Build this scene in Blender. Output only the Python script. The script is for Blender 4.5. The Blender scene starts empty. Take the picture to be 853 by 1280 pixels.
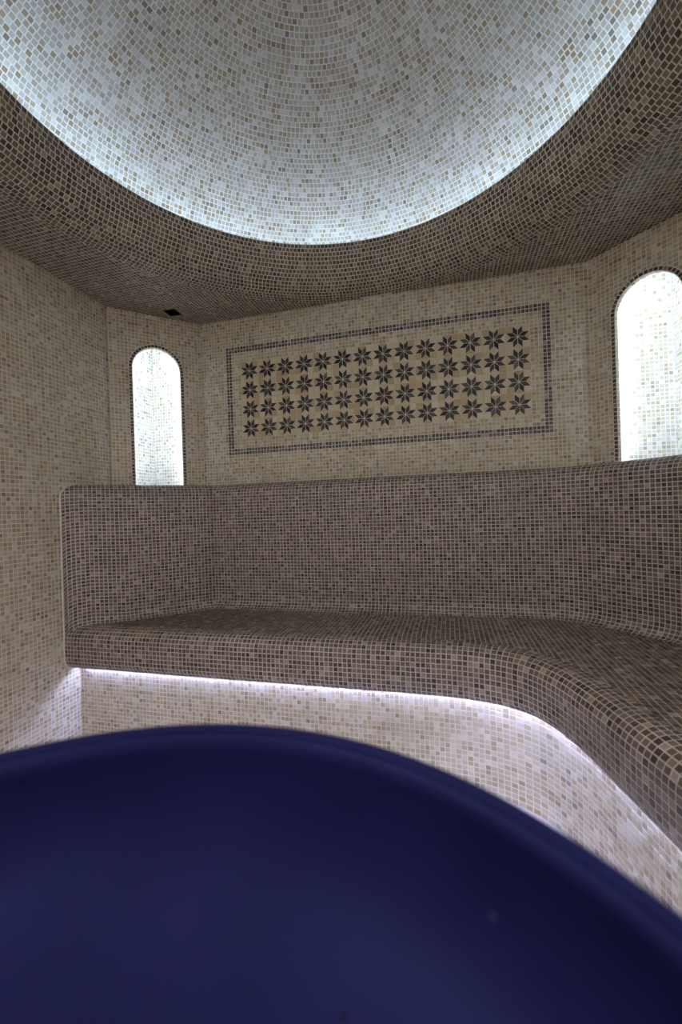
import bpy, bmesh, math, random
import numpy as np
from mathutils import Matrix, Vector

random.seed(7)
rng = np.random.default_rng(11)
scene = bpy.context.scene
col = scene.collection

# ------------------------------------------------------------------ camera
ZC = 1.12                                   # eye height above the floor
CAM = np.array([0.0, 0.0, ZC])
FPX = 520.09                                # focal length in pixels of the 853 x 1280 frame
YAW, PITCH, ROLL = map(math.radians, (14.655, -0.078, -1.796))
fw = np.array([-math.sin(YAW) * math.cos(PITCH), math.cos(YAW) * math.cos(PITCH), math.sin(PITCH)])
r0 = np.array([math.cos(YAW), math.sin(YAW), 0.0])
u0 = np.cross(r0, fw)
rt = r0 * math.cos(ROLL) + u0 * math.sin(ROLL)
up = -r0 * math.sin(ROLL) + u0 * math.cos(ROLL)
cd = bpy.data.cameras.new('camera')
cam = bpy.data.objects.new('camera', cd)
col.objects.link(cam)
cd.sensor_fit = 'VERTICAL'
cd.sensor_height = 36.0
cd.sensor_width = 24.0
cd.lens = FPX / 1280 * 36.0
cd.clip_start = 0.01
cd.dof.use_dof = True
cd.dof.focus_distance = 2.0
cd.dof.aperture_fstop = 2.6
cam.matrix_world = Matrix(((rt[0], up[0], -fw[0], CAM[0]), (rt[1], up[1], -fw[1], CAM[1]),
                           (rt[2], up[2], -fw[2], CAM[2]), (0, 0, 0, 1)))
scene.camera = cam

# ------------------------------------------------------------------ world, exposure
w = bpy.data.worlds.new('world')
scene.world = w
w.use_nodes = True
w.node_tree.nodes['Background'].inputs[0].default_value = (0.5, 0.55, 0.6, 1)
w.node_tree.nodes['Background'].inputs[1].default_value = 0.02
scene.view_settings.view_transform = 'Standard'
scene.view_settings.look = 'None'
scene.view_settings.gamma = 1
scene.view_settings.use_curve_mapping = False
scene.view_settings.exposure = 0.42
scene.cycles.max_bounces = 14
scene.cycles.diffuse_bounces = 10
scene.cycles.glossy_bounces = 4
scene.cycles.sample_clamp_indirect = 6.0
LED_DOME = 23.0
LED_NICHE = 76.0
LED_BENCH = 88.0
FILL_LAMP = 13.0                            # watts, for the two unseen lamps added as fill
C_DOME = (0.60, 0.78, 1.0)
C_NICHE = (0.54, 0.72, 1.0)
C_BENCH = (0.47, 0.54, 1.0)

# ------------------------------------------------------------------ room measures
P = 0.0195                                  # mosaic pitch
G = 0.0031                                  # joint width
TH = 0.0009                                 # how far a tile stands proud of the joint
XL, XR, YB, YF = -1.847, 1.056, 2.318, -0.75
CH = 0.3607                                 # leg of the cut corners
ZCEIL = ZC + 1.2
ZLEDGE = ZC + 0.178
ZSEAT = ZC - 0.53
DX, DY, RL = -0.362, 1.137, 0.99            # dome centre, radius of the lip
RFIL = 0.20                                 # rounding between ceiling and lip
RB, HD = 1.16, 0.70                        # dome base radius and height
ZDB = ZCEIL + 0.062                         # cove ledge
SQ = math.sqrt(0.5)

# ------------------------------------------------------------------ materials
def new_mat(name):
    m = bpy.data.materials.new(name)
    m.use_nodes = True
    return m, m.node_tree, m.node_tree.nodes['Principled BSDF']

def simple(name, c, rough=0.6, spec=0.5):
    m, t, b = new_mat(name)
    b.inputs['Base Color'].default_value = (*c, 1)
    b.inputs['Roughness'].default_value = rough
    b.inputs['Specular IOR Level'].default_value = spec
    return m

def stone(name, stops, rough=0.42, source='island', mottle=0.16, drift=0.0):
    """tile stone: a tone per tile from a ramp, a fine mottling on it"""
    m, t, b = new_mat(name)
    N, L = t.nodes, t.links
    if source == 'island':
        g = N.new('ShaderNodeNewGeometry'); rnd = g.outputs['Random Per Island']
    else:
        g = N.new('ShaderNodeObjectInfo'); rnd = g.outputs['Random']
    ramp = N.new('ShaderNodeValToRGB')
    el = ramp.color_ramp.elements
    while len(el) < len(stops):
        el.new(0.5)
    for e, (pos, c) in zip(el, stops):
        e.position = pos
        e.color = (*c, 1)
    geo = N.new('ShaderNodeNewGeometry')
    if drift:                                             # pale and tan stones come in loose patches
        cl = N.new('ShaderNodeTexNoise'); cl.inputs['Scale'].default_value = 4.5; cl.inputs['Detail'].default_value = 3
        L.new(geo.outputs['Position'], cl.inputs['Vector'])
        ma = N.new('ShaderNodeMath'); ma.operation = 'MULTIPLY_ADD'; ma.inputs[1].default_value = drift; ma.inputs[2].default_value = -drift / 2
        L.new(cl.outputs['Fac'], ma.inputs[0])
        ad = N.new('ShaderNodeMath'); ad.operation = 'ADD'; ad.use_clamp = True
        L.new(rnd, ad.inputs[0]); L.new(ma.outputs[0], ad.inputs[1]); rnd = ad.outputs[0]
    L.new(rnd, ramp.inputs[0])
    nz = N.new('ShaderNodeTexNoise')
    nz.inputs['Scale'].default_value = 160
    nz.inputs['Detail'].default_value = 3
    L.new(geo.outputs['Position'], nz.inputs['Vector'])
    mr = N.new('ShaderNodeMapRange')
    mr.inputs['To Min'].default_value = 1 - mottle
    mr.inputs['To Max'].default_value = 1 + mottle
    L.new(nz.outputs['Fac'], mr.inputs['Value'])
    mx = N.new('ShaderNodeMix'); mx.data_type = 'RGBA'; mx.blend_type = 'MULTIPLY'
    mx.inputs['Factor'].default_value = 1
    L.new(ramp.outputs['Color'], mx.inputs['A'])
    L.new(mr.outputs['Result'], mx.inputs['B'])
    L.new(mx.outputs['Result'], b.inputs['Base Color'])
    b.inputs['Roughness'].default_value = rough
    b.inputs['Specular IOR Level'].default_value = 0.28
    return m

def grout(name, c):
    m, t, b = new_mat(name)
    N, L = t.nodes, t.links
    geo = N.new('ShaderNodeNewGeometry')
    nz = N.new('ShaderNodeTexNoise'); nz.inputs['Scale'].default_value = 7; nz.inputs['Detail'].default_value = 5
    L.new(geo.outputs['Position'], nz.inputs['Vector'])
    ramp = N.new('ShaderNodeValToRGB')
    ramp.color_ramp.elements[0].position = 0.3
    ramp.color_ramp.elements[0].color = (*[x * 0.86 for x in c], 1)
    ramp.color_ramp.elements[1].position = 0.7
    ramp.color_ramp.elements[1].color = (*[min(1, x * 1.08) for x in c], 1)
    L.new(nz.outputs['Fac'], ramp.inputs[0])
    L.new(ramp.outputs['Color'], b.inputs['Base Color'])
    b.inputs['Roughness'].default_value = 0.85
    return m

CREAM = [(0.0, (0.62, 0.58, 0.52)), (0.10, (0.56, 0.51, 0.435)), (0.20, (0.50, 0.445, 0.355)), (0.68, (0.425, 0.365, 0.262)),
         (0.88, (0.37, 0.30, 0.195)), (0.97, (0.32, 0.25, 0.155)), (1.0, (0.25, 0.21, 0.16))]
DOMEC = [(0.0, (0.60, 0.60, 0.57)), (0.12, (0.53, 0.52, 0.475)), (0.22, (0.45, 0.435, 0.385)), (0.66, (0.39, 0.365, 0.305)),
         (0.82, (0.37, 0.305, 0.205)), (0.95, (0.29, 0.225, 0.135)), (1.0, (0.22, 0.19, 0.15))]
BROWN = [(0.0, (0.050, 0.039, 0.031)), (0.12, (0.085, 0.067, 0.052)), (0.45, (0.135, 0.108, 0.082)), (0.80, (0.180, 0.146, 0.112)),
         (0.94, (0.23, 0.19, 0.15)), (1.0, (0.36, 0.31, 0.26))]
OLIVE = [(p_, (c_[0] * 1.0, c_[1] * 1.0, c_[2] * 0.86)) for p_, c_ in BROWN]
CREAM = [(p_, (c_[0], c_[1] * 0.99, c_[2] * 0.91)) for p_, c_ in CREAM]
BORDER = [(0.0, (0.05, 0.04, 0.033)), (0.5, (0.10, 0.082, 0.068)), (0.85, (0.16, 0.135, 0.115)), (1.0, (0.34, 0.31, 0.29))]
M = {}
for key, st in (('cream', CREAM), ('domec', DOMEC), ('brown', BROWN), ('olive', OLIVE), ('border', BORDER)):
    dr_ = 0.4 if key in ('cream', 'domec') else 0.0
    M[key] = stone(key + '_mosaic', st, drift=dr_)
    M[key + '_single'] = stone(key + '_mosaic_single', st, source='object', drift=dr_)
M['petal_dark'] = stone('petal_dark', [(0, (0.012, 0.008, 0.007)), (0.6, (0.028, 0.020, 0.016)), (1, (0.06, 0.047, 0.038))], source='object')
M['petal_mid'] = stone('petal_mid', [(0, (0.045, 0.034, 0.024)), (0.6, (0.082, 0.064, 0.044)), (1, (0.13, 0.105, 0.075))], source='object')
M['star_cream'] = stone('star_cream', [(0, (0.66, 0.61, 0.50)), (0.12, (0.60, 0.525, 0.37)), (0.80, (0.56, 0.475, 0.315)), (0.90, (0.48, 0.38, 0.235)), (1, (0.44, 0.31, 0.17))])
M['grout_pale'] = grout('grout_pale', (0.68, 0.645, 0.62))
M['grout_mauve'] = grout('grout_mauve', (0.54, 0.475, 0.47))
M['grout_ceiling'] = grout('grout_ceiling', (0.66, 0.61, 0.54))
M['grout_dome'] = grout('grout_dome', (0.72, 0.71, 0.70))
M['sealant'] = simple('sealant', (0.62, 0.58, 0.57), 0.5)
M['plaster'] = simple('plaster', (0.6, 0.58, 0.55), 0.8)
M['dark'] = simple('dark_void', (0.012, 0.011, 0.010), 0.9)

def mosaic_plain(name):
    """fine mosaic for surfaces that stand behind the photographer"""
    m, t, b = new_mat(name)
    N, L = t.nodes, t.links
    tc = N.new('ShaderNodeTexCoord')
    br = N.new('ShaderNodeTexBrick')
    br.offset = 0
    br.inputs['Color1'].default_value = (0.72, 0.68, 0.60, 1)
    br.inputs['Color2'].default_value = (0.64, 0.58, 0.48, 1)
    br.inputs['Mortar'].default_value = (0.74, 0.71, 0.68, 1)
    br.inputs['Scale'].default_value = 1
    br.inputs['Mortar Size'].default_value = 0.0017
    br.inputs['Brick Width'].default_value = P
    br.inputs['Row Height'].default_value = P
    L.new(tc.outputs['UV'], br.inputs['Vector'])
    L.new(br.outputs['Color'], b.inputs['Base Color'])
    b.inputs['Roughness'].default_value = 0.45
    return m
M['mosaic_plain'] = mosaic_plain('mosaic_plain')

def emit(name, c, s):
    m = bpy.data.materials.new(name); m.use_nodes = True
    t = m.node_tree; t.nodes.clear()
    e = t.nodes.new('ShaderNodeEmission'); o = t.nodes.new('ShaderNodeOutputMaterial')
    e.inputs[0].default_value = (*c, 1); e.inputs[1].default_value = s
    t.links.new(e.outputs[0], o.inputs[0])
    return m
M['led_dome'] = emit('led_dome', C_DOME, LED_DOME)
M['led_fill'] = emit('led_fill', (1.0, 0.96, 0.93), 6.0)  # lens glow of the added fill lamps
M['led_niche'] = emit('led_niche', C_NICHE, LED_NICHE)
M['led_bench'] = emit('led_bench', C_BENCH, LED_BENCH)

def bowl_mat():
    m, t, b = new_mat('blue_glaze')
    N, L = t.nodes, t.links
    geo = N.new('ShaderNodeNewGeometry')
    nz = N.new('ShaderNodeTexNoise'); nz.inputs['Scale'].default_value = 9; nz.inputs['Detail'].default_value = 4
    L.new(geo.outputs['Position'], nz.inputs['Vector'])
    r1 = N.new('ShaderNodeValToRGB')
    r1.color_ramp.elements[0].color = (0.009, 0.010, 0.055, 1); r1.color_ramp.elements[0].position = 0.3
    r1.color_ramp.elements[1].color = (0.013, 0.014, 0.078, 1); r1.color_ramp.elements[1].position = 0.75
    L.new(nz.outputs['Fac'], r1.inputs[0])
    vo = N.new('ShaderNodeTexVoronoi'); vo.inputs['Scale'].default_value = 34; vo.inputs['Randomness'].default_value = 1
    L.new(geo.outputs['Position'], vo.inputs['Vector'])
    r2 = N.new('ShaderNodeValToRGB')                      # sparse specks of scale and dirt
    r2.color_ramp.elements[0].position = 0.04; r2.color_ramp.elements[0].color = (1, 1, 1, 1)
    r2.color_ramp.elements[1].position = 0.12; r2.color_ramp.elements[1].color = (0, 0, 0, 1)
    L.new(vo.outputs['Distance'], r2.inputs[0])
    sp = N.new('ShaderNodeSeparateColor'); L.new(vo.outputs['Color'], sp.inputs[0])
    cmpn = N.new('ShaderNodeMath'); cmpn.operation = 'GREATER_THAN'; cmpn.inputs[1].default_value = 0.45
    L.new(sp.outputs[0], cmpn.inputs[0])
    mul = N.new('ShaderNodeMath'); mul.operation = 'MULTIPLY'
    L.new(cmpn.outputs[0], mul.inputs[0]); L.new(r2.outputs[0], mul.inputs[1])
    r3 = N.new('ShaderNodeValToRGB'); r3.color_ramp.interpolation = 'CONSTANT'
    r3.color_ramp.elements[0].color = (0.006, 0.006, 0.03, 1); r3.color_ramp.elements[1].position = 0.75
    r3.color_ramp.elements[1].color = (0.05, 0.05, 0.14, 1)
    L.new(sp.outputs[1], r3.inputs[0])
    mx = N.new('ShaderNodeMix'); mx.data_type = 'RGBA'
    L.new(mul.outputs[0], mx.inputs['Factor']); L.new(r1.outputs[0], mx.inputs['A']); L.new(r3.outputs[0], mx.inputs['B'])
    L.new(mx.outputs['Result'], b.inputs['Base Color'])
    b.inputs['Roughness'].default_value = 0.45
    b.inputs['Specular IOR Level'].default_value = 0.22
    b.inputs['Specular Tint'].default_value = (0.30, 0.34, 1.0, 1)
    return m
M['blue'] = bowl_mat()

# ------------------------------------------------------------------ helpers
def link(name, me, mat=None, parent=None):
    o = bpy.data.objects.new(name, me)
    col.objects.link(o)
    if mat is not None and me is not None and not me.materials:
        me.materials.append(mat)
    if parent is not None:
        o.parent = parent
        o.matrix_parent_inverse = parent_world(parent).inverted()
    return o

def parent_world(o):
    return (parent_world(o.parent) @ o.matrix_parent_inverse @ o.matrix_basis) if o.parent else o.matrix_basis.copy()

def tag(o, label=None, cat=None, group=None, kind=None):
    for k, v in (('label', label), ('category', cat), ('group', group), ('kind', kind)):
        if v:
            o[k] = v
    return o

def mesh_py(name, verts, faces, smooth=False):
    me = bpy.data.meshes.new(name)
    me.from_pydata([tuple(map(float, v)) for v in verts], [], faces)
    bm = bmesh.new(); bm.from_mesh(me)
    bmesh.ops.recalc_face_normals(bm, faces=bm.faces)
    bm.to_mesh(me); bm.free()
    if smooth:
        me.polygons.foreach_set('use_smooth', [True] * len(me.polygons))
    me.update()
    return me

def box_mesh(name, lo, hi, uv=False):
    x0, y0, z0 = lo; x1, y1, z1 = hi
    v = [(x0, y0, z0), (x1, y0, z0), (x1, y1, z0), (x0, y1, z0), (x0, y0, z1), (x1, y0, z1), (x1, y1, z1), (x0, y1, z1)]
    f = [(0, 3, 2, 1), (4, 5, 6, 7), (0, 1, 5, 4), (1, 2, 6, 5), (2, 3, 7, 6), (3, 0, 4, 7)]
    me = mesh_py(name, v, f)
    if uv:                                              # metres, so that the procedural mosaic has its real size
        ul = me.uv_layers.new(name='uv')
        for pl in me.polygons:
            ax = max(range(3), key=lambda i: abs(pl.normal[i]))
            a, b = [i for i in range(3) if i != ax]
            for li in pl.loop_indices:
                c = me.vertices[me.loops[li].vertex_index].co
                ul.data[li].uv = (c[a], c[b])
    return me

def normals(cells):
    n = np.cross(cells[:, 2] - cells[:, 0], cells[:, 3] - cells[:, 1])
    return n / np.linalg.norm(n, axis=1, keepdims=True)

def orient(cells, ref):
    """turn the corner order so that every cell looks along ref (vector or per-cell vectors)"""
    s = (normals(cells) * ref).sum(1) < 0
    cells[s] = cells[s][:, ::-1]
    return cells

def tile_mesh(name, cells, polys=(), g=G, h=TH, jit=0.00022, sink=0.0012):
    """cells: (n,4,3) full grid cells, joint not yet taken off; polys: [(pts3d, normal)] already inset"""
    V, F_loops, F_starts, F_tot = [], [], [], []
    nv = 0
    if len(cells):
        c = cells.mean(1, keepdims=True)
        L = np.linalg.norm(cells[:, 1] - cells[:, 0], axis=1)
        W = np.linalg.norm(cells[:, 3] - cells[:, 0], axis=1)
        d1 = (cells[:, 1] - cells[:, 0] + cells[:, 2] - cells[:, 3]) / 4
        d2 = (cells[:, 3] - cells[:, 0] + cells[:, 2] - cells[:, 1]) / 4
        gj = g * rng.uniform(0.75, 1.3, (len(cells), 2))
        k1 = (1 - gj[:, 0] / np.maximum(L, g * 2))[:, None]; k2 = (1 - gj[:, 1] / np.maximum(W, g * 2))[:, None]
        c0 = cells.mean(1) + d1 * rng.normal(0, 0.025, (len(cells), 1)) + d2 * rng.normal(0, 0.025, (len(cells), 1))
        q = np.stack([c0 - d1 * k1 - d2 * k2, c0 + d1 * k1 - d2 * k2, c0 + d1 * k1 + d2 * k2, c0 - d1 * k1 + d2 * k2], 1)
        n = normals(cells)[:, None]
        hh = h + rng.uniform(-jit, jit, (len(cells), 4, 1)) + rng.uniform(-jit, jit, (len(cells), 1, 1))
        cq = q.mean(1, keepdims=True)
        top = cq + (q - cq) * 0.93 + n * hh
        bot = q - n * sink
        v = np.concatenate([bot, top], 1)
        V.append(v.reshape(-1, 3))
        fi = np.array([[4, 5, 6, 7], [0, 1, 5, 4], [1, 2, 6, 5], [2, 3, 7, 6], [3, 0, 4, 7]])
        loops = (np.arange(len(cells))[:, None, None] * 8 + fi[None]).reshape(-1)
        F_loops.append(loops)
        F_tot.append(np.full(len(cells) * 5, 4))
        nv = len(cells) * 8
    for pts, n in polys:
        pts = np.asarray(pts); k = len(pts); c = pts.mean(0)
        V.append(pts - n * 0.0012)
        V.append(c + (pts - c) * 0.93 + n * h)
        lp = [nv + k + i for i in range(k)]; tot = [k]
        for i in range(k):
            j = (i + 1) % k
            lp += [nv + i, nv + j, nv + k + j, nv + k + i]; tot.append(4)
        F_loops.append(np.array(lp)); F_tot.append(np.array(tot))
        nv += 2 * k
    V = np.concatenate(V); lo = np.concatenate(F_loops).astype(np.int32); tot = np.concatenate(F_tot).astype(np.int32)
    st = np.concatenate([[0], np.cumsum(tot)[:-1]]).astype(np.int32)
    me = bpy.data.meshes.new(name)
    me.vertices.add(len(V)); me.vertices.foreach_set('co', V.astype(np.float32).ravel())
    me.loops.add(len(lo)); me.loops.foreach_set('vertex_index', lo)
    me.polygons.add(len(tot)); me.polygons.foreach_set('loop_start', st)
    try:
        me.polygons.foreach_set('loop_total', tot)
    except Exception:
        pass
    me.update(calc_edges=True)
    me.validate()
    me.polygons.foreach_set('use_smooth', np.zeros(len(tot), dtype=bool))
    return me

def project(pts):
    d = pts - CAM
    z = d @ fw
    zz = np.where(z > 0.05, z, 0.05)
    return np.stack([426.5 + FPX * (d @ rt) / zz, 640 - FPX * (d @ up) / zz], -1), z

# the basin's far rim hides what lies below it
BX, BY, BR, BZ = -0.143, 0.026, 0.303, ZC - 0.18
_a = np.linspace(0, 2 * math.pi, 721)
_rp, _rz = project(np.stack([BX + BR * np.cos(_a), BY + BR * np.sin(_a), np.full_like(_a, BZ)], -1))
_k = (_rz > 0.1) & (_rp[:, 0] > -150) & (_rp[:, 0] < 1000)
_rp = _rp[_k]; _rp = _rp[np.argsort(_rp[:, 0])]

def largest(cells, count=300, extra=None):
    """indices of the cells that show largest from the camera, inside the frame and in front of nothing"""
    q, z = project(cells)
    a = 0.5 * np.abs((q[:, 2, 0] - q[:, 0, 0]) * (q[:, 3, 1] - q[:, 1, 1]) - (q[:, 3, 0] - q[:, 1, 0]) * (q[:, 2, 1] - q[:, 0, 1]))
    c = q.mean(1)
    ok = (z.min(1) > 0.1) & (c[:, 0] > 2) & (c[:, 0] < 851) & (c[:, 1] > 2) & (c[:, 1] < 1278)
    ok &= ((CAM - cells.mean(1)) * normals(cells)).sum(1) > 0
    ok &= c[:, 1] < np.interp(c[:, 0], _rp[:, 0], _rp[:, 1]) - 4
    if extra is not None:
        ok &= extra
    s = np.where(ok, a, -1)
    idx = np.argsort(-s)[:count]
    return idx[s[idx] > 0]

_v = [(-.5, -.5, -.5), (.5, -.5, -.5), (.5, .5, -.5), (-.5, .5, -.5), (-.465, -.465, 1), (.465, -.465, 1), (.465, .465, 1), (-.465, .465, 1)]
_f = [(4, 5, 6, 7), (0, 1, 5, 4), (1, 2, 6, 5), (2, 3, 7, 6), (3, 0, 4, 7)]
UNIT = {}
def unit_tile(key):
    if key not in UNIT:
        UNIT[key] = []
        for k in range(12):                               # a dozen slightly uneven tops
            me = bpy.data.meshes.new('tile_' + key)
            me.from_pydata([(x, y, z if z < 0 else 1 + random.uniform(-.25, .25)) for x, y, z in _v], [], _f)
            me.materials.append(M[key + '_single'])
            UNIT[key].append(me)
    return random.choice(UNIT[key])

def place_tiles(parent, cells, key):
    """single tiles: one object each, one shared mesh"""
    n = normals(cells)
    pinv = parent_world(parent).inverted()
    for c, nn in zip(cells, n):
        o = bpy.data.objects.new('tile', unit_tile(key))
        e1 = (c[1] - c[0] + c[2] - c[3]) / 2; e2 = (c[3] - c[0] + c[2] - c[1]) / 2
        g1 = 1 - G * random.uniform(.8, 1.25) / np.linalg.norm(e1); g2 = 1 - G * random.uniform(.8, 1.25) / np.linalg.norm(e2)
        m = c.mean(0); hh = TH * random.uniform(.75, 1.25)
        o.parent = parent
        o.matrix_parent_inverse = pinv
        o.matrix_basis = Matrix(((e1[0] * g1, e2[0] * g2, nn[0] * hh, m[0]), (e1[1] * g1, e2[1] * g2, nn[1] * hh, m[1]),
                                 (e1[2] * g1, e2[2] * g2, nn[2] * hh, m[2]), (0, 0, 0, 1)))
        col.objects.link(o)

def lay(parent, cells, polys, key, singles=300, extra=None, name='tile_field'):
    """tiles on a surface: the largest-looking ones singly, the rest as one mesh"""
    if singles:
        idx = largest(cells, singles, extra)
        place_tiles(parent, cells[idx], key)
        keep = np.ones(len(cells), bool); keep[idx] = False
        cells = cells[keep]
    o = link(name, tile_mesh(name, cells, polys), M[key], parent)
    tag(o, kind='stuff')
    return o

def flat_field(org, u, v, ur, vr, sdf=None, u_off=0.0, v_off=0.0, skip=None):
    """grid of mosaic cells on a plane, clipped where sdf (positive inside) says so"""
    org, u, v = (np.asarray(a, float) for a in (org, u, v))
    n = np.cross(u, v)
    i0 = math.floor((ur[0] - u_off) / P - 1e-6); i1 = math.ceil((ur[1] - u_off) / P + 1e-6)
    j0 = math.floor((vr[0] - v_off) / P - 1e-6); j1 = math.ceil((vr[1] - v_off) / P + 1e-6)
    I, J = np.meshgrid(np.arange(i0, i1), np.arange(j0, j1), indexing='ij')
    cu = u_off + (I.ravel() + .5) * P; cv = v_off + (J.ravel() + .5) * P
    def f(a, b):
        d = np.minimum(np.minimum(a - ur[0], ur[1] - a), np.minimum(b - vr[0], vr[1] - b))
        return d if sdf is None else np.minimum(d, sdf(a, b))
    d = f(cu, cv)
    if skip is not None:
        d = np.where(skip(cu, cv), -1, d)
    full = d > P * 0.5 * (1.0 if sdf is None else 1.41)
    # axis-aligned outer limits leave a full tile whole at d = P / 2
    full |= (d > P * 0.499) & (sdf is None)
    part = ~full & (d > -0.7 * P)
    def to3(a, b):
        return org + np.multiply.outer(a, u) + np.multiply.outer(b, v)
    hP = P / 2
    cells = np.stack([to3(cu[full] + sx * hP, cv[full] + sy * hP) for sx, sy in ((-1, -1), (1, -1), (1, 1), (-1, 1))], 1)
    polys = []
    e = 1e-4
    hi = (P - G) / 2
    for a, b in zip(cu[part], cv[part]):
        poly = [(a - hi, b - hi), (a + hi, b - hi), (a + hi, b + hi), (a - hi, b + hi)]
        lims = [lambda x, y: x - ur[0], lambda x, y: ur[1] - x, lambda x, y: y - vr[0], lambda x, y: vr[1] - y]
        if sdf is not None:
            lims.append(sdf)
        for s in lims:
            d0 = float(s(np.float64(a), np.float64(b)))
            if d0 > P:
                continue
            gx = float(s(np.float64(a + e), np.float64(b)) - d0) / e; gy = float(s(np.float64(a), np.float64(b + e)) - d0) / e
            out = []
            val = [d0 + gx * (x - a) + gy * (y - b) - G * 0.4 for x, y in poly]
            for k in range(len(poly)):
                p0, p1, f0, f1 = poly[k], poly[(k + 1) % len(poly)], val[k], val[(k + 1) % len(poly)]
                if f0 >= 0:
                    out.append(p0)
                if (f0 >= 0) != (f1 >= 0):
                    tt = f0 / (f0 - f1); out.append((p0[0] + (p1[0] - p0[0]) * tt, p0[1] + (p1[1] - p0[1]) * tt))
            poly = out
            if len(poly) < 3:
                break
        if len(poly) < 3:
            continue
        ar = 0.5 * abs(sum(poly[k][0] * poly[(k + 1) % len(poly)][1] - poly[(k + 1) % len(poly)][0] * poly[k][1] for k in range(len(poly))))
        if ar < 0.10 * P * P:
            continue
        pp = np.array(poly)
        polys.append((to3(pp[:, 0], pp[:, 1]), n))
    return cells, polys

class Path:
    """plan polyline, corners rounded by the given radii (0 = sharp mitre); normal points to the room (right hand)"""
    def __init__(self, pts, radii):
        out = []
        pts = [np.array(p, float) for p in pts]
        for i, p in enumerate(pts):
            r = radii[i]
            if i in (0, len(pts) - 1) or r == 0:
                out.append((p, i not in (0, len(pts) - 1))); continue
            a = pts[i - 1] - p; b = pts[i + 1] - p
            a /= np.linalg.norm(a); b /= np.linalg.norm(b)
            half = math.acos(np.clip(a @ b, -1, 1)) / 2
            t = r / math.tan(half); c = p + (a + b) / np.linalg.norm(a + b) * r / math.sin(half)
            s0 = p + a * t - c; s1 = p + b * t - c
            a0 = math.atan2(s0[1], s0[0]); a1 = math.atan2(s1[1], s1[0])
            da = (a1 - a0 + math.pi) % (2 * math.pi) - math.pi
            for k in range(33):
                an = a0 + da * k / 32
                out.append((c + r * np.array([math.cos(an), math.sin(an)]), False))
        P2, nn, self.corners = [], [], []
        L = 0
        for i, (p, sharp) in enumerate(out):
            tin = out[i][0] - out[i - 1][0] if i else out[1][0] - out[0][0]
            tout = out[i + 1][0] - out[i][0] if i < len(out) - 1 else tin
            tin = tin / np.linalg.norm(tin); tout = tout / np.linalg.norm(tout)
            n1 = np.array([tin[1], -tin[0]]); n2 = np.array([tout[1], -tout[0]])
            if sharp:
                P2 += [p - tin * 1e-5, p, p + tout * 1e-5]
                nn += [n1, (n1 + n2) / (1 + n1 @ n2), n2]
            else:
                P2.append(p); nn.append((n1 + n2) / (1 + n1 @ n2))
        self.p = np.array(P2); self.n = np.array(nn)
        d = np.linalg.norm(np.diff(self.p, axis=0), axis=1)
        self.s = np.concatenate([[0], np.cumsum(d)])
        self.L = self.s[-1]
        self.sharp = [self.s[i] for i in range(1, len(nn) - 1) if abs(np.linalg.norm(self.n[i]) - 1) > 0.02 and d[i] < 2e-5]
    def at(self, s):
        return (np.stack([np.interp(s, self.s, self.p[:, k]) for k in (0, 1)], -1),
                np.stack([np.interp(s, self.s, self.n[:, k]) for k in (0, 1)], -1))
    def stations(self, step=P):
        cuts = [0] + self.sharp + [self.L]
        out = [0.0]
        for a, b in zip(cuts[:-1], cuts[1:]):
            k = max(1, round((b - a) / step))
            out += list(a + (b - a) * np.arange(1, k + 1) / k)
        return np.array(out)

def resample(pr, step=P):
    pr = np.array(pr, float)
    d = np.concatenate([[0], np.cumsum(np.linalg.norm(np.diff(pr, axis=0), axis=1))])
    k = max(1, round(d[-1] / step))
    t = np.linspace(0, d[-1], k + 1)
    return np.stack([np.interp(t, d, pr[:, 0]), np.interp(t, d, pr[:, 1])], -1)

def arc(cx, cz, r, a0, a1, k=12):
    return [(cx + r * math.cos(math.radians(a0 + (a1 - a0) * i / k)), cz + r * math.sin(math.radians(a0 + (a1 - a0) * i / k))) for i in range(k + 1)]

def sweep_grid(path, S, prof):
    """prof: function s -> (m,2) of (offset to the room, z); gives (len(S), m, 3)"""
    pos, nr = path.at(S)
    pr = np.array([prof(s) for s in S])
    xy = pos[:, None] + nr[:, None] * pr[:, :, :1]
    lim = XL + 0.001
    ex = np.clip(lim - xy[..., 0], 0, None)          # slide along the cut-corner direction up to the side wall
    xy = xy + ex[..., None] * np.array([1.0, 1.0])
    return np.concatenate([xy, pr[:, :, 1:]], -1)

def grid_cells(Gd):
    return np.stack([Gd[:-1, :-1], Gd[:-1, 1:], Gd[1:, 1:], Gd[1:, :-1]], 2).reshape(-1, 4, 3)

def loft(name, Gd, closed=True):
    """closed-profile sweep with end caps"""
    n, m = Gd.shape[:2]
    faces = []
    for i in range(n - 1):
        for j in range(m if closed else m - 1):
            j2 = (j + 1) % m
            faces.append((i * m + j, i * m + j2, (i + 1) * m + j2, (i + 1) * m + j))
    if closed:
        faces.append(tuple(range(m))); faces.append(tuple(range((n - 1) * m, n * m)))
    return mesh_py(name, Gd.reshape(-1, 3), faces)

def lathe(name, prof, cx, cy, seg=160, closed=False, smooth=True):
    """prof: [(r, z)]"""
    v, f = [], []
    m = len(prof)
    for i in range(seg):
        a = 2 * math.pi * i / seg
        for r, z in prof:
            v.append((cx + r * math.cos(a), cy + r * math.sin(a), z))
    for i in range(seg):
        i2 = (i + 1) % seg
        for j in range(m if closed else m - 1):
            j2 = (j + 1) % m
            f.append((i * m + j, i2 * m + j, i2 * m + j2, i * m + j2))
    me = mesh_py(name, v, f, smooth)
    return me

def empty(name, loc):
    o = bpy.data.objects.new(name, None)
    o.location = loc
    o.empty_display_size = 0.1
    col.objects.link(o)
    return o

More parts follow.
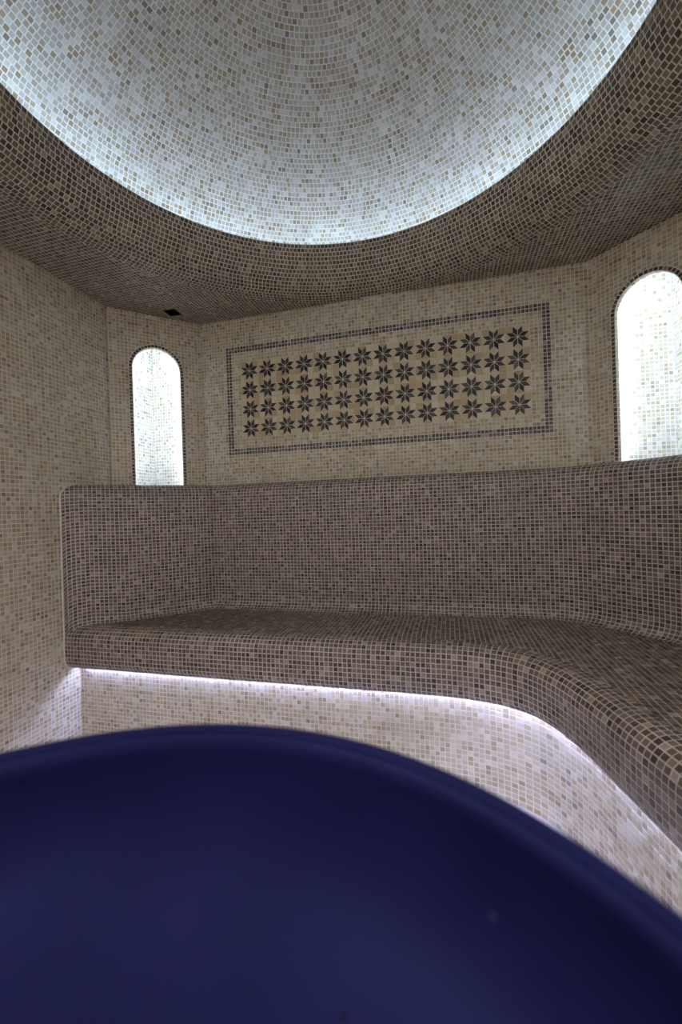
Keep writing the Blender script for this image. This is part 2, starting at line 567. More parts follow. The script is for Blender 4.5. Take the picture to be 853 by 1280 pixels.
# ------------------------------------------------------------------ floor and plain walls
T = 0.12
fl = link('floor', box_mesh('floor', (XL - T, YF - T, -0.1), (XR + T, YB + T, 0), True), M['mosaic_plain'])
tag(fl, 'pale mosaic floor of the steam room', kind='structure')
WTOP = ZCEIL + 0.04

wb = link('wall_back', box_mesh('wall_back', (XL - T, YB, 0), (XR + T, YB + T, WTOP)), M['grout_pale'])
tag(wb, 'cream mosaic back wall around the star panel', kind='structure')
wl = link('wall_left', box_mesh('wall_left', (XL - T, YF - T, 0), (XL, YB, WTOP)), M['grout_pale'])
tag(wl, 'cream mosaic side wall beside the end of the bench', kind='structure')
wr = link('wall_right', box_mesh('wall_right', (XR, YF - T, 0), (XR + T, YB, WTOP)), M['grout_pale'])
tag(wr, 'cream mosaic side wall behind the long arm of the bench', kind='structure')
wf = link('wall_front', box_mesh('wall_front', (XL, YF - T, 0), (XR, YF, WTOP), True), M['mosaic_plain'])
tag(wf, 'cream mosaic wall opposite the star panel', kind='structure')

# back wall tiles; the lattice follows the star panel, which takes 94 x 34 cells
SX0, SZ0 = -1.2135, ZC + 0.464              # lower corner of the star field
LS = 6 * P                                  # one star block
FX0, FX1, FZ0, FZ1 = SX0 - 5 * P, SX0 + 14 * LS + 5 * P, SZ0 - 5 * P, SZ0 + 4 * LS + 5 * P
def in_panel(a, b):
    return (a > FX0) & (a < FX1) & (b > FZ0) & (b < FZ1)
cells, polys = flat_field((0, YB, 0), (1, 0, 0), (0, 0, 1), (XL, XR), (ZC + 0.14, ZCEIL), u_off=SX0, v_off=SZ0, skip=in_panel)
cx = cells.mean(1)[:, 0]
lay(wb, cells, polys, 'cream', 300, extra=(cx > XL + CH + .01) & (cx < XR - CH - .01) & (cells.mean(1)[:, 2] > ZLEDGE + .01))

# left wall
def skip_left(a, b):
    return ((a > 1.68) & (b < ZC + 0.12) & (b > ZC - 0.70)) | ((a > 1.76) & (b < ZC + 0.12))
cells, polys = flat_field((XL, 0, 0), (0, 1, 0), (0, 0, 1), (YF, YB), (0.0, ZCEIL), u_off=0.004, v_off=ZCEIL, skip=skip_left)
cy = cells.mean(1)[:, 1]
lay(wl, cells, polys, 'cream', 300, extra=cy < 1.6)

# right wall
cells, polys = flat_field((XR, 0, 0), (0, -1, 0), (0, 0, 1), (-YB, -YF), (ZC + 0.14, ZCEIL), u_off=0.004, v_off=ZCEIL)
lay(wr, cells, polys, 'cream', 0)

# ------------------------------------------------------------------ cut corners with arched niches
NC, NW, NSP = 0.2525, 0.1325, ZC + 0.878     # niche centre, half width, spring line
CL = CH * math.sqrt(2)
PT = 0.024                                   # panel thickness
def arch_sdf(a, b):                          # positive outside the opening
    inside_arc = np.hypot(a - NC, b - NSP) - NW
    inside_box = np.abs(a - NC) - NW
    return np.where(b > NSP, inside_arc, inside_box)

def arch_line(r, k=None, z0=ZLEDGE):
    """points of the arch line at half width r from left foot to right foot"""
    pts = [(NC - r, z0), (NC - r, NSP)]
    pts += [(NC - r * math.cos(t), NSP + r * math.sin(t)) for t in np.linspace(0, math.pi, 49)[1:]]
    pts += [(NC + r, z0)]
    return np.array(pts)

def corner_wall(name, org, u, label):
    org = np.array(org, float); u = np.array(u, float); v = np.array([0, 0, 1.0]); n = np.cross(u, v)
    def to3(a, b, d=0.0):
        return org + u * a + v * b + n * d
    outline = [(0, ZLEDGE), (0, WTOP), (CL, WTOP), (CL, ZLEDGE)] + [tuple(q) for q in arch_line(NW)[::-1]]
    vs = [to3(a, b) for a, b in outline] + [to3(a, b, -PT) for a, b in outline]
    k = len(outline)
    fs = [tuple(range(k)), tuple(range(k, 2 * k))] + [(i, (i + 1) % k, k + (i + 1) % k, k + i) for i in range(k)]
    o = link(name, mesh_py(name, vs, fs), M['grout_pale'])
    tag(o, label, kind='structure')
    RBOR = NW + P
    cells, polys = flat_field(org, u, v, (0, CL), (ZLEDGE - 0.01, ZCEIL), u_off=0.003, v_off=ZCEIL,
                              sdf=lambda a, b: arch_sdf(a, b) - P)
    lay(o, cells, polys, 'cream', 0)
    # dark row around the opening
    def ring(r0, r1, d0, d1, nm, key):
        A, B = arch_line(r0), arch_line(r1)
        mid = (A + B) / 2
        s = np.concatenate([[0], np.cumsum(np.linalg.norm(np.diff(mid, axis=0), axis=1))])
        t = np.linspace(0, s[-1], round(s[-1] / P) + 1)
        ga = np.stack([np.interp(t, s, A[:, i]) for i in (0, 1)], -1); gb = np.stack([np.interp(t, s, B[:, i]) for i in (0, 1)], -1)
        p0 = np.array([to3(a, b, d0) for a, b in ga]); p1 = np.array([to3(a, b, d1) for a, b in gb])
        c = np.stack([p0[:-1], p0[1:], p1[1:], p1[:-1]], 1)
        if abs(d0 - d1) < 1e-6:
            ref = n
        else:
            ref = to3(NC, NSP - .1) - c.mean(1)
            ref[:, 2] = np.where(c.mean(1)[:, 2] < NSP, 0, ref[:, 2])
        c = orient(c, ref)
        tag(link(nm, tile_mesh(nm, c), M[key], o), kind='stuff')
    ring(NW + 0.001, NW + P, 0, 0, 'arch_border_tiles', 'border')
    ring(NW, NW, -0.001, -PT + 0.001, 'reveal_tiles', 'cream')
    return o, to3
kl, to_l = corner_wall('wall_left_corner', (XL, YB - CH, 0), (SQ, SQ, 0), 'mosaic wall across the corner next to the side wall, with arched lit niche')
kr, to_r = corner_wall('wall_right_corner', (XR - CH, YB, 0), (SQ, -SQ, 0), 'mosaic wall across the corner above the turn of the bench, with arched lit niche')

def front_corner(name, org, u, label):  # unseen front corners; their lit niches are added for frontal fill
    return corner_wall(name, org, u, label)
k3, to_3 = front_corner('wall_front_left_corner', (XL + CH, YF, 0), (-SQ, SQ, 0), 'mosaic wall across the front corner by the side wall, with added arched niche lit as fill')
k4, to_4 = front_corner('wall_front_right_corner', (XR, YF + CH, 0), (-SQ, -SQ, 0), 'mosaic wall across the front corner by the bench arm, with added arched niche lit as fill')

# LED tape on the back of each corner wall, set back from the edge of the arch
def niche_led(to3, label):
    A, B = arch_line(NW + 0.012, z0=ZLEDGE + .02), arch_line(NW + 0.022, z0=ZLEDGE + .02)
    k = len(A)
    vs = [to3(a, b, -PT - 0.003) for a, b in A] + [to3(a, b, -PT - 0.003) for a, b in B]
    vs += [to3(a, b, -PT - 0.001) for a, b in A] + [to3(a, b, -PT - 0.001) for a, b in B]
    fs = [(i, i + 1, k + i + 1, k + i) for i in range(k - 1)]
    o = link('led_strip', mesh_py('led_strip', vs, fs), M['led_niche'])
    tag(o, label, 'light', 'led strips around the niches')
niche_led(to_l, 'cool white led strip behind the arched niche next to the side wall')
niche_led(to_r, 'cool white led strip behind the arched niche above the bench turn')
niche_led(to_3, 'added unseen cool white fill led strip behind the front niche by the side wall')  # both front strips are added behind the view as fill light
niche_led(to_4, 'added unseen cool white fill led strip behind the front niche by the bench arm')

# ------------------------------------------------------------------ ceiling
HX, HY, HH = -1.545, 2.130, 2 * P            # square hole where a lamp is missing
def ceil_sdf(a, b):                          # a = y, b = x
    d = np.hypot(b - DX, a - DY) - (RL + RFIL)
    d = np.minimum(d, ((b - XL) - (a - (YB - CH))) * SQ)
    d = np.minimum(d, ((XR - b) - (a - (YB - CH))) * SQ)
    return d
def in_hole(a, b):
    return (np.abs(a - HY) < HH) & (np.abs(b - HX) < HH)
cells, polys = flat_field((0, 0, ZCEIL), (0, 1, 0), (1, 0, 0), (YF, YB), (XL, XR), sdf=ceil_sdf, u_off=HY, v_off=HX, skip=in_hole)
# ceiling board: square with the round opening and the small hole, 5 cm thick
def ceiling_board():
    bm = bmesh.new()
    R1 = RL + RFIL
    seg = 128
    circ = [bm.verts.new((DX + R1 * math.cos(2 * math.pi * i / seg), DY + R1 * math.sin(2 * math.pi * i / seg), ZCEIL)) for i in range(seg)]
    x0, x1, y0, y1 = XL, XR, YF, max(YB, DY + R1 + 0.002)
    outer = [bm.verts.new((x, y, ZCEIL)) for x, y in ((x0, y0), (x1, y0), (x1, y1), (x0, y1))]
    hole = [bm.verts.new((HX + sx * HH, HY + sy * HH, ZCEIL)) for sx, sy in ((-1, -1), (1, -1), (1, 1), (-1, 1))]
    ed = []
    for lp in (circ, outer, hole):
        ed += [bm.edges.new((lp[i], lp[(i + 1) % len(lp)])) for i in range(len(lp))]
    bmesh.ops.triangle_fill(bm, use_beauty=True, edges=ed)
    fs = [f for f in bm.faces]
    for f in fs:                              # triangle_fill may also fill the openings
        c = f.calc_center_median()
        if math.hypot(c.x - DX, c.y - DY) < R1 * 0.99 and all(math.hypot(v.co.x - DX, v.co.y - DY) < R1 * 1.001 for v in f.verts):
            bm.faces.remove(f)
        elif abs(c.x - HX) < HH and abs(c.y - HY) < HH:
            bm.faces.remove(f)
    r = bmesh.ops.extrude_face_region(bm, geom=list(bm.faces))
    bmesh.ops.translate(bm, vec=(0, 0, 0.035), verts=[g for g in r['geom'] if isinstance(g, bmesh.types.BMVert)])
    bmesh.ops.recalc_face_normals(bm, faces=bm.faces)
    me = bpy.data.meshes.new('ceiling'); bm.to_mesh(me); bm.free()
    return me
ce = link('ceiling', ceiling_board(), M['grout_ceiling'])
tag(ce, 'dark brown mosaic ceiling around the round dome opening', kind='structure')
lay(ce, cells, polys, 'olive', 0)

# rounded lip of the dome opening
rows = resample(arc(RL + RFIL, ZCEIL + RFIL, RFIL, 270, 180, 60))
lipP = [tuple(q) for q in rows] + [(RL + .002, ZCEIL + RFIL + .003), (RL + .014, ZCEIL + RFIL + .003)]
lipP += arc(RL + RFIL, ZCEIL + RFIL, RFIL - .014, 180, 227.9, 10) + [(RL + RFIL, ZDB)]
lip = link('dome_lip', lathe('dome_lip', lipP, DX, DY, 360, closed=True, smooth=False), M['grout_ceiling'], ce)
def ring_rows(prof, ref):
    """rows of tiles around the dome axis; each row has its own count and start"""
    out = []
    for (ra, za), (rb, zb) in zip(prof[:-1], prof[1:]):
        rm = (ra + rb) / 2
        k = max(6, round(2 * math.pi * rm / P))
        a = np.arange(k + 1) * 2 * math.pi / k + random.random() * 6.28
        p0 = np.stack([DX + ra * np.cos(a), DY + ra * np.sin(a), np.full(k + 1, za)], -1)
        p1 = np.stack([DX + rb * np.cos(a), DY + rb * np.sin(a), np.full(k + 1, zb)], -1)
        out.append(np.stack([p0[:-1], p0[1:], p1[1:], p1[:-1]], 1))
    c = np.concatenate(out)
    return orient(c, np.asarray(ref) - c.mean(1))
cells = ring_rows(rows, (DX, DY, 0.2))
m = cells.mean(1)
cells = cells[m[:, 1] < YB - 0.004]
lay(lip, cells, [], 'olive', 300)

# ------------------------------------------------------------------ dome
def dome_prof(k=60, R=RB, H=HD):
    return [(R * math.cos(t), ZDB + H * math.sin(t)) for t in np.linspace(0, math.pi / 2, k)]
inner = dome_prof(64); outer = dome_prof(64, RB + .05, HD + .05)[::-1]
do = link('ceiling_dome', lathe('ceiling_dome', inner[:-1] + [(0.0005, inner[-1][1])] + [(0.0005, outer[0][1])] + outer[1:], DX, DY, 360, closed=True, smooth=False), M['grout_dome'])
tag(do, 'shallow mosaic dome glowing above the round ceiling opening', kind='structure')
dr = resample(dome_prof(400))
dr = dr[dr[:, 0] > 0.03]
cells = ring_rows(dr, (DX, DY, 0.6))
dq, dz_ = project(cells.mean(1))
lay(do, cells, [], 'domec', 300)
# LED tape in the cove
lo = link('led_strip', lathe('led_strip_dome', [(RL + .020, ZCEIL + .186), (RL + .036, ZCEIL + .192)], DX, DY, 120, smooth=False), M['led_dome'])
tag(lo, 'cool white led strip lying in the cove behind the dome lip', 'light')
link('channel', lathe('channel', [(RL + .018, ZCEIL + .166), (RL + .038, ZCEIL + .172), (RL + .038, ZCEIL + .185), (RL + .018, ZCEIL + .185)], DX, DY, 120, closed=True, smooth=False), M['plaster'], lo)

# missing lamp: dark square shaft
hv = []
for z in (ZCEIL + .001, ZCEIL + .12):
    for e in (HH, HH + .008):
        hv += [(HX - e, HY - e, z), (HX + e, HY - e, z), (HX + e, HY + e, z), (HX - e, HY + e, z)]
hf = []
for i in range(4):
    j = (i + 1) % 4
    hf += [(i, j, 8 + j, 8 + i), (4 + i, 4 + j, 12 + j, 12 + i)]
    hf += [(i, j, 4 + j, 4 + i)]
hf += [(8, 9, 10, 11), (12, 13, 14, 15)]
ho = link('lamp_hole', mesh_py('lamp_hole', hv, hf), M['dark'])
tag(ho, 'black square hole in the brown mosaic ceiling near the cut corner', 'ceiling hole')

# two unseen lamps, added over the front corners to fill the room with light
def fill_lamp(x, y, label, power):
    e = empty('added_fill_lamp', (x, y, ZCEIL))
    tag(e, label, 'lamp', 'added square fill lamps')
    a, b, zz = HH + .012, HH - .006, ZCEIL
    v = []
    for q, z in ((a, zz), (a, zz - .006), (b, zz - .006), (b, zz)):
        v += [(x - q, y - q, z), (x + q, y - q, z), (x + q, y + q, z), (x - q, y + q, z)]
    f = [(4 * r + i, 4 * r + (i + 1) % 4, 4 * ((r + 1) % 4) + (i + 1) % 4, 4 * ((r + 1) % 4) + i) for r in range(4) for i in range(4)]
    link('frame', mesh_py('frame', v, f), M['plaster'], e)
    link('lens', box_mesh('lens', (x - b, y - b, zz - .003), (x + b, y + b, zz - .0005)), M['led_fill'], e)
    ld = bpy.data.lights.new('fill_lamp', 'AREA')
    ld.shape = 'SQUARE'; ld.size = 2 * b; ld.energy = power; ld.color = (1.0, 0.96, 0.93)
    lo_ = bpy.data.objects.new('fill_lamp', ld); col.objects.link(lo_)
    lo_.parent = e; lo_.location = (0, 0, -.008)
fill_lamp(-1.42, -0.42, 'added unseen square fill lamp over the front corner by the side wall', FILL_LAMP * 0.7)
fill_lamp(0.63, -0.42, 'added unseen square fill lamp over the front corner by the bench arm', FILL_LAMP)

# ------------------------------------------------------------------ bench
bench = empty('tiled_bench', (-0.4, 1.9, 0))
tag(bench, 'brown mosaic bench with rounded backrest and overhanging lit seat along the walls', 'bench')
YBR, XBR = 2.146, 0.884
FOLD = -1.847 + (YBR - 1.625)
bp = Path([(XL, 1.625), (FOLD, YBR), (0.536, YBR), (XBR, YBR - (XBR - 0.536)), (XBR, YF + .002)], [0, 0, 0.30, 0.35, 0])
RT, RF = 0.065, 0.06
RE, RU = 0.062, 0.055
def ledge_w(s):
    x, y = bp.at(np.array([s]))[0][0]
    nr = bp.at(np.array([s]))[1][0]
    # depth of the ledge: distance back to the wall along the normal
    ds = []
    for a, b, c in ((0, -1, YB), (-1, 0, XR), (-SQ, -SQ, (XR + YB - CH) * SQ), (SQ, -SQ, (YB - CH - XL) * SQ)):
        # wall inside half-plane a x + b y + c >= 0
        den = a * nr[0] + b * nr[1]
        if den > 0.3:
            ds.append((a * x + b * y + c) / den)
    return max(RT + .02, min(ds) - .001)
def back_prof(s, closed=False):
    rf = max(0.008, RF * min(1.0, (s + 0.02) / 0.30))
    w_ = ledge_w(s)
    pr = [(-w_, ZLEDGE), (-RT, ZLEDGE)] + arc(-RT, ZLEDGE - RT, RT, 90, 0, 8)[1:]
    i_ = min(RE, max(0.0, SQ * (s - rf)))
    zb = ZSEAT - (RE - math.sqrt(max(0.0, RE * RE - (RE - i_) ** 2))) - (0.004 if i_ < RE else 0)
    pr += arc(rf, zb + rf, rf, 180, 270, 8)
    return pr
S = bp.stations()
NB = 60
def back_tiles_prof(s):
    pr = np.array(back_prof(s))
    # rows keep the pitch from the top of the face; ledge rows counted back from the edge
    d = np.concatenate([[0], np.cumsum(np.linalg.norm(np.diff(pr, axis=0), axis=1))])
    t0 = d[1]
    t = np.concatenate([t0 - P * np.arange(9, 0, -1), np.linspace(t0, d[-1], 45)])
    x = np.interp(t, d, pr[:, 0]); z = np.interp(t, d, pr[:, 1])
    x = np.where(t < 0, pr[0, 0] , x)
    return np.stack([x, z], -1)
Gd = sweep_grid(bp, S, back_tiles_prof)
cells = grid_cells(Gd)
ok = (np.linalg.norm(cells[:, 1] - cells[:, 0], axis=1) > P * 0.35) & (np.linalg.norm(cells[:, 3] - cells[:, 0], axis=1) > P * 0.3)
cells = cells[ok]
def back_body(s):
    w_ = ledge_w(s)
    pr = back_tiles_prof(s)
    return np.concatenate([pr, [(pr[-1][0], ZSEAT - .08), (-w_, ZSEAT - .08)]])
bo = link('backrest', loft('backrest', sweep_grid(bp, S, back_body)), M['grout_mauve'], bench)
lay(bo, cells, [], 'brown', 300, extra=cells.mean(1)[:, 1] > 1.2)

# front edge: follows the room side of the seat
def smooth_path(pts, k=24):
    pts = [np.array(p, float) for p in pts]
    out = []
    for i in range(len(pts) - 1):
        p0 = pts[max(i - 1, 0)]; p1 = pts[i]; p2 = pts[i + 1]; p3 = pts[min(i + 2, len(pts) - 1)]
        for t in np.arange(k) / k:
            out.append(0.5 * ((2 * p1) + (-p0 + p2) * t + (2 * p0 - 5 * p1 + 4 * p2 - p3) * t * t + (-p0 + 3 * p1 - 3 * p2 + p3) * t ** 3))
    out.append(pts[-1])
    return out
YFR = 1.622
fpts = [(XL, YFR), (-1.2, YFR), (-0.6, YFR + .005), (-0.15, YFR + .008), (0.06, YFR - .005), (0.205, YFR - .055), (0.290, YFR - .155),
        (0.345, YFR - .30), (0.395, YFR - .50), (0.440, YFR - .70), (0.475, YFR - 0.95), (0.50, YFR - 1.3), (0.51, YFR - 1.8), (0.51, YF + .002)]
fpp = smooth_path(fpts)
fp = Path(fpp, [1e-9] + [0] * (len(fpp) - 2) + [0])
# smooth polyline: plain averaged normals, no sharp mitres
fp.p = np.array(fpp); tg = np.gradient(fp.p, axis=0); tg /= np.linalg.norm(tg, axis=1, keepdims=True)
fp.n = np.stack([tg[:, 1], -tg[:, 0]], -1); fp.s = np.concatenate([[0], np.cumsum(np.linalg.norm(np.diff(fp.p, axis=0), axis=1))])
fp.L = fp.s[-1]; fp.sharp = []
ZLIP = ZC - 0.737
fprof = [(-RE - .035, ZSEAT), (-RE, ZSEAT)] + arc(-RE, ZSEAT - RE, RE, 90, 0, 10)[1:] + arc(-RU, ZLIP + RU, RU, 0, -90, 10)
ft = resample(fprof)
S = fp.stations()
cells = grid_cells(sweep_grid(fp, S, lambda s: ft))
# inside the left part the seat wedge is narrower than the edge rounding: leave out what lies inside the backrest
cm = cells.mean(1)
ok = (cm[:, 1] - 1.625 < (cm[:, 0] - XL) - 0.012) | (cm[:, 2] < ZSEAT - 0.02)
cells = cells[ok]
fbody = [tuple(q) for q in ft] + [(-RU - .004, ZLIP), (-RU - .004, ZLIP + .013), (-0.12, ZLIP + .013), (-0.12, ZSEAT - .05), (-RE - .035, ZSEAT - .05)]
fb = np.array(fbody)
fo = link('front_edge', loft('front_edge', sweep_grid(fp, S, lambda s: fb)), M['grout_mauve'], bench)
lay(fo, cells, [], 'brown', 300)

# seat: world-aligned grid between backrest and front edge
def rf_at(s):
    return np.maximum(0.008, RF * np.minimum(1.0, (s + 0.02) / 0.30))

def seg_dist(path, off, a, b):
    """signed distance to a path line shifted by off towards the room; positive on the room side"""
    ss = np.unique(np.concatenate([path.s, np.linspace(0, path.L, 240)]))
    pos, nr = path.at(ss)
    pts = pos + nr * (off(ss)[:, None] if callable(off) else off)
    a = np.atleast_1d(a).astype(float); b = np.atleast_1d(b).astype(float)
    out = np.empty(len(a))
    A = pts[:-1]; D = np.diff(pts, axis=0); LL = (D ** 2).sum(1); okk = LL > 1e-12
    A = A[okk]; D = D[okk]; LL = LL[okk]
    for c0 in range(0, len(a), 4000):
        q = np.stack([a[c0:c0 + 4000], b[c0:c0 + 4000]], -1)[:, None]
        t = np.clip(((q - A) * D).sum(2) / LL, 0, 1)
        df = q - (A + t[..., None] * D)
        dd = (df ** 2).sum(2); k = dd.argmin(1)
        i = np.arange(len(k))
        sg = np.sign(D[k, 1] * df[i, k, 0] - D[k, 0] * df[i, k, 1])
        out[c0:c0 + 4000] = np.sqrt(dd[i, k]) * np.where(sg == 0, 1, sg)
    return out
def seat_sdf(a, b):                          # a = x, b = y
    sh = np.shape(a)
    d = np.minimum(seg_dist(bp, lambda q: rf_at(q) * 0.96, a, b), -seg_dist(fp, -RE - .033, a, b))
    return d.reshape(sh) if sh else float(d[0])
cells, polys = flat_field((0, 0, ZSEAT), (1, 0, 0), (0, 1, 0), (XL, XR), (YF, YB), sdf=seat_sdf, u_off=XL, v_off=YFR)
sb = sweep_grid(fp, fp.stations(P * 4), lambda s: np.array([(-RE - .03, ZSEAT), (-RE - .03, ZSEAT - .05)]))
# seat slab: polygon between the two lines
def seat_slab():
    f_ = [tuple(fp.at(np.array([s]))[0][0] + fp.at(np.array([s]))[1][0] * (-RE - .02)) for s in np.linspace(0, fp.L, 120)]
    b_ = [tuple(bp.at(np.array([s]))[0][0] + bp.at(np.array([s]))[1][0] * (-.01)) for s in np.concatenate([np.linspace(0.03, bp.sharp[0], 20), np.linspace(bp.sharp[0], bp.L, 160)[1:]])]
    f_ = [q for q in f_ if q[0] > XL + .062]
    b_ = [q for i, q in enumerate(b_) if q[1] > 1.706 or i > 20]
    lo_ = f_ + b_[::-1]
    k = len(lo_)
    vs = [(x, y, ZSEAT - .0006) for x, y in lo_] + [(x, y, ZSEAT - .06) for x, y in lo_]
    fs = [tuple(range(k)), tuple(range(k, 2 * k))] + [(i, (i + 1) % k, k + (i + 1) % k, k + i) for i in range(k)]
    return mesh_py('seat', vs, fs)
so = link('seat', seat_slab(), M['grout_mauve'], bench)
lay(so, cells, polys, 'brown', 300)

# base below the overhang
IB = -0.088
def base_p(s):
    return np.array([(IB, z) for z in np.linspace(ZLIP + .013, 0.002, 21)])
cells = grid_cells(sweep_grid(fp, fp.stations(), base_p))
bb = np.array([(IB, ZLIP + .013), (IB, 0), (IB - .08, 0), (IB - .08, ZLIP + .013)])
ba = link('base', loft('base', sweep_grid(fp, fp.stations(), lambda s: bb)), M['grout_pale'], bench)
tag(ba, 'pale cream mosaic base')
lay(ba, cells, [], 'cream', 300)
# LED tape in the slot
lb = np.array([(-RU - .018, ZLIP + .0125), (-RU - .018, ZLIP + .0105), (-RU - .028, ZLIP + .0105), (-RU - .028, ZLIP + .0125)])
SL = fp.stations(0.04); SL = SL[(SL > 0.03) & (SL < fp.L - .05)]
ls = link('led_strip', loft('led_strip_bench', sweep_grid(fp, SL, lambda s: lb)), M['led_bench'])
tag(ls, 'cool white led strip under the overhanging edge of the bench', 'light')

# pale sealant bead where the bench meets the side wall
def tube(name, pts, r, seg=8):
    pts = [np.array(p, float) for p in pts]
    v, f = [], []
    for i, p in enumerate(pts):
        t = pts[min(i + 1, len(pts) - 1)] - pts[max(i - 1, 0)]; t /= np.linalg.norm(t)
        a = np.array([1.0, 0, 0]); b = np.cross(t, a); b /= np.linalg.norm(b)
        for k in range(seg):
            an = 2 * math.pi * k / seg
            v.append(p + r * (a * math.cos(an) + b * math.sin(an)))
    for i in range(len(pts) - 1):
        for k in range(seg):
            k2 = (k + 1) % seg
            f.append((i * seg + k, i * seg + k2, (i + 1) * seg + k2, (i + 1) * seg + k))
    f += [tuple(range(seg)), tuple(range((len(pts) - 1) * seg, len(pts) * seg))]
    return mesh_py(name, v, f, True)
c45 = math.sqrt(2)
bead = [(XL + .001, 1.625 + (RT + .12) * c45 * .9, ZLEDGE + .001)]
bead += [(XL + .001, 1.625 + (-x) * c45, z) for x, z in arc(-RT, ZLEDGE - RT, RT, 90, 0, 10)]
bead += [(XL + .001, YFR + .001, ZSEAT - RE)] + [(XL + .001, YFR - x, z) for x, z in arc(-RU, ZLIP + RU, RU, 0, -90, 8)]
tag(link('sealant_bead', tube('sealant_bead', bead, 0.0048), M['sealant'], bench), 'pale sealant bead')

# ------------------------------------------------------------------ star panel
pan = empty('mosaic_panel', ((FX0 + FX1) / 2, YB, FZ0))
tag(pan, 'mosaic panel of dark eight-pointed stars in a dark double border on the back wall', 'mosaic panel')
def cells_at(I, J):
    a = SX0 + np.asarray(I) * P; b = SZ0 + np.asarray(J) * P
    q = [np.stack([a + dx, np.full(len(a), YB), b + dz], -1) for dx, dz in ((0, 0), (P, 0), (P, P), (0, P))]
    return np.stack(q, 1)
I, J = np.meshgrid(np.arange(-5, 89), np.arange(-5, 29), indexing='ij'); I = I.ravel(); J = J.ravel()
edge = np.minimum(np.minimum(I + 5, 88 - I), np.minimum(J + 5, 28 - J))
b_ = edge < 2
f_ = (edge >= 2) & (edge < 5)
tag(link('border_tiles', tile_mesh('border_tiles', cells_at(I[b_], J[b_]), sink=0), M['border'], pan), 'dark double border row', kind='stuff')
tag(link('field_tiles', tile_mesh('field_tiles', cells_at(I[f_], J[f_]), sink=0), M['cream'], pan), 'cream rows between border and stars', kind='stuff')

def prism(poly, inset, h, base=0.0):
    """2-D polygon (x, z) to a slightly tapered piece proud of the wall; returns verts, faces"""
    p = np.array(poly, float); c = p.mean(0); k = len(p)
    area2 = sum(p[i][0] * p[(i + 1) % k][1] - p[(i + 1) % k][0] * p[i][1] for i in range(k))
    if area2 < 0:
        p = p[::-1]
    # true inset by moving the edges
    q = []
    for i in range(k):
        a, b, d = p[i - 1], p[i], p[(i + 1) % k]
        e1 = (b - a) / np.linalg.norm(b - a); e2 = (d - b) / np.linalg.norm(d - b)
        n1 = np.array([-e1[1], e1[0]]); n2 = np.array([-e2[1], e2[0]])
        q.append(b + (n1 + n2) / (1 + n1 @ n2) * inset)
    q = np.array(q); c = q.mean(0)
    v = [(x, -base, z) for x, z in q] + [(x, -h, z) for x, z in c + (q - c) * 0.95]
    f = [tuple(range(k, 2 * k))] + [(i, (i + 1) % k, k + (i + 1) % k, k + i) for i in range(k)]
    return v, f
SS = LS / (2 + math.sqrt(2))
def petal_mesh(key):
    a = np.array([1, 0.0]); b = np.array([SQ, SQ])
    v, f = prism([(0, 0), tuple(a * SS), tuple((a + b) * SS), tuple(b * SS)], 0.0014, 0.0024)
    me = mesh_py('petal_' + key, v, f)
    me.materials.append(M['petal_' + key])
    return me
PM = [petal_mesh('dark'), petal_mesh('mid')]
hl = LS / 2; tq = hl - SS
bvs, bfs = [], []
for k in range(4):
    ca, sa = round(math.cos(k * math.pi / 2)), round(math.sin(k * math.pi / 2))
    for poly in ([(tq, tq), (hl, tq), (hl, hl), (tq, hl)], [(tq, hl), (-tq, hl), (0, hl - tq)]):
        poly = [(x * ca - z * sa, x * sa + z * ca) for x, z in poly]
        v, f = prism(poly, 0.0008, 0.0020)
        n0 = len(bvs); bvs += v; bfs += [tuple(i + n0 for i in q) for q in f]
star_me = mesh_py('star', bvs, bfs)
star_me.materials.append(M['star_cream'])
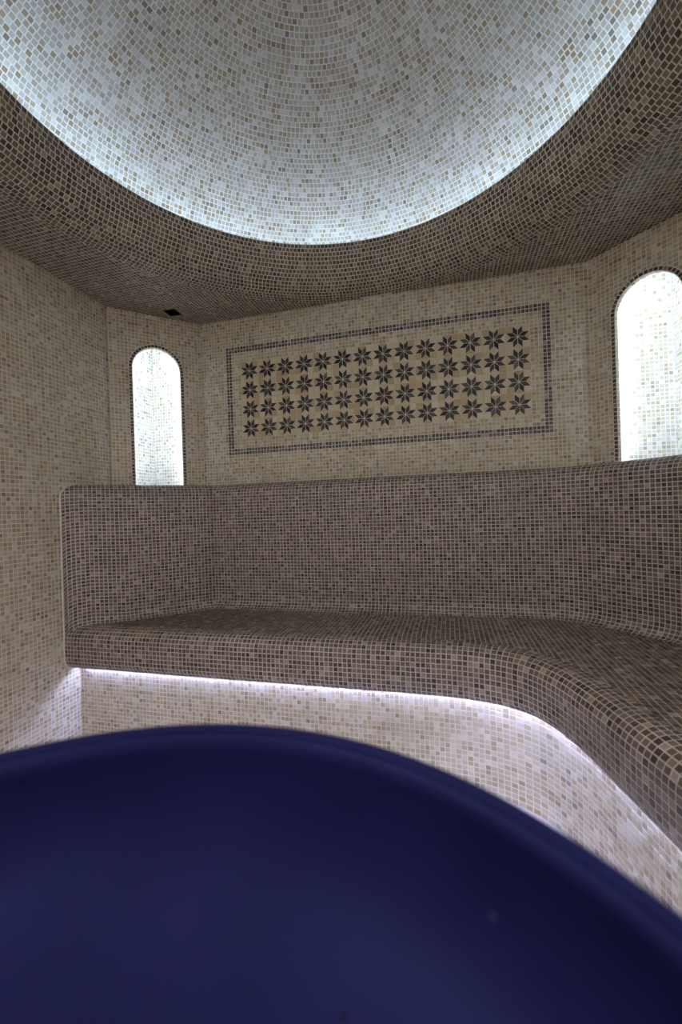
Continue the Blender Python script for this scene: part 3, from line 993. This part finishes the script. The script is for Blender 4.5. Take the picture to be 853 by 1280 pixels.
# several backing meshes, so that the odd ochre corner does not sit in the same place in every star
def star_variant(k):
    me = star_me.copy(); me.name = 'star_backing'
    order = list(range(len(bfs))); random.Random(k).shuffle(order)
    # reorder the islands by rebuilding with another piece order
    n_p = 8; pieces = list(range(n_p)); random.Random(k).shuffle(pieces)
    vs, fs = [], []
    off = 0; starts = []
    cnt = [8, 6] * 4
    pos = np.cumsum([0] + cnt)
    fcnt = [5, 4] * 4; fpos = np.cumsum([0] + fcnt)
    for pi in pieces:
        n0 = len(vs)
        vs += bvs[pos[pi]:pos[pi + 1]]
        fs += [tuple(i - pos[pi] + n0 for i in q) for q in bfs[fpos[pi]:fpos[pi + 1]]]
    me2 = mesh_py('star_backing', vs, fs)
    me2.materials.append(M['star_cream'])
    return me2
SV = [star_variant(k) for k in range(9)]
pinv = parent_world(pan).inverted()
for i in range(14):
    for j in range(4):
        st = bpy.data.objects.new('star', random.choice(SV))
        st.parent = pan; st.matrix_parent_inverse = pinv
        st.location = (SX0 + (i + .5) * LS, YB, SZ0 + (j + .5) * LS)
        st.rotation_euler = (0, random.choice((0, 1, 2, 3)) * math.pi / 2, 0)
        col.objects.link(st)
        sinv = (Matrix.Translation(st.location) @ st.rotation_euler.to_matrix().to_4x4()).inverted()
        for k in range(8):
            pe = bpy.data.objects.new('petal', PM[k % 2])
            pe.parent = st; pe.matrix_parent_inverse = sinv
            pe.location = st.location; pe.rotation_euler = (0, -k * math.pi / 4, 0)
            col.objects.link(pe)

# ------------------------------------------------------------------ basin
bas = empty('wash_basin', (BX, BY, 0))
tag(bas, 'large round dark blue basin with thick rounded rim', 'basin')
DB = 0.15
def bowl_prof():
    t = 0.011
    pr = []
    for q in np.linspace(0.0, 1.0, 40):                     # inside, from the centre up to the rim
        th = q * math.pi / 2
        r = (BR - t) * abs(math.sin(th)) ** (2 / 2.7); z = BZ - 0.006 - DB * abs(math.cos(th)) ** (2 / 2.7)
        pr.append((max(r, 0.0005), z))
    for a in np.linspace(180, 0, 13):                       # rim roll
        pr.append((BR - t / 2 + t / 2 * math.cos(math.radians(a)), BZ - 0.006 + 0.006 * math.sin(math.radians(a))))
    for q in np.linspace(1.0, 0.28, 24):                    # outside
        th = q * math.pi / 2
        pr.append((BR * math.sin(th) ** (2 / 2.5), BZ - 0.010 - (DB + .02) * abs(math.cos(th)) ** (2 / 2.5)))
    pr.append((0.0005, pr[-1][1]))
    return pr
link('bowl', lathe('bowl', bowl_prof(), BX, BY, 128), M['blue'], bas)
zt = BZ - DB - .012
pp = [(0.0005, zt), (0.10, zt), (0.085, zt - .05), (0.075, zt - .12), (0.075, 0.14), (0.095, 0.08), (0.13, 0.04), (0.13, 0.0), (0.0005, 0.0)]
link('pedestal', lathe('pedestal', pp, BX, BY, 64), M['blue'], bas)
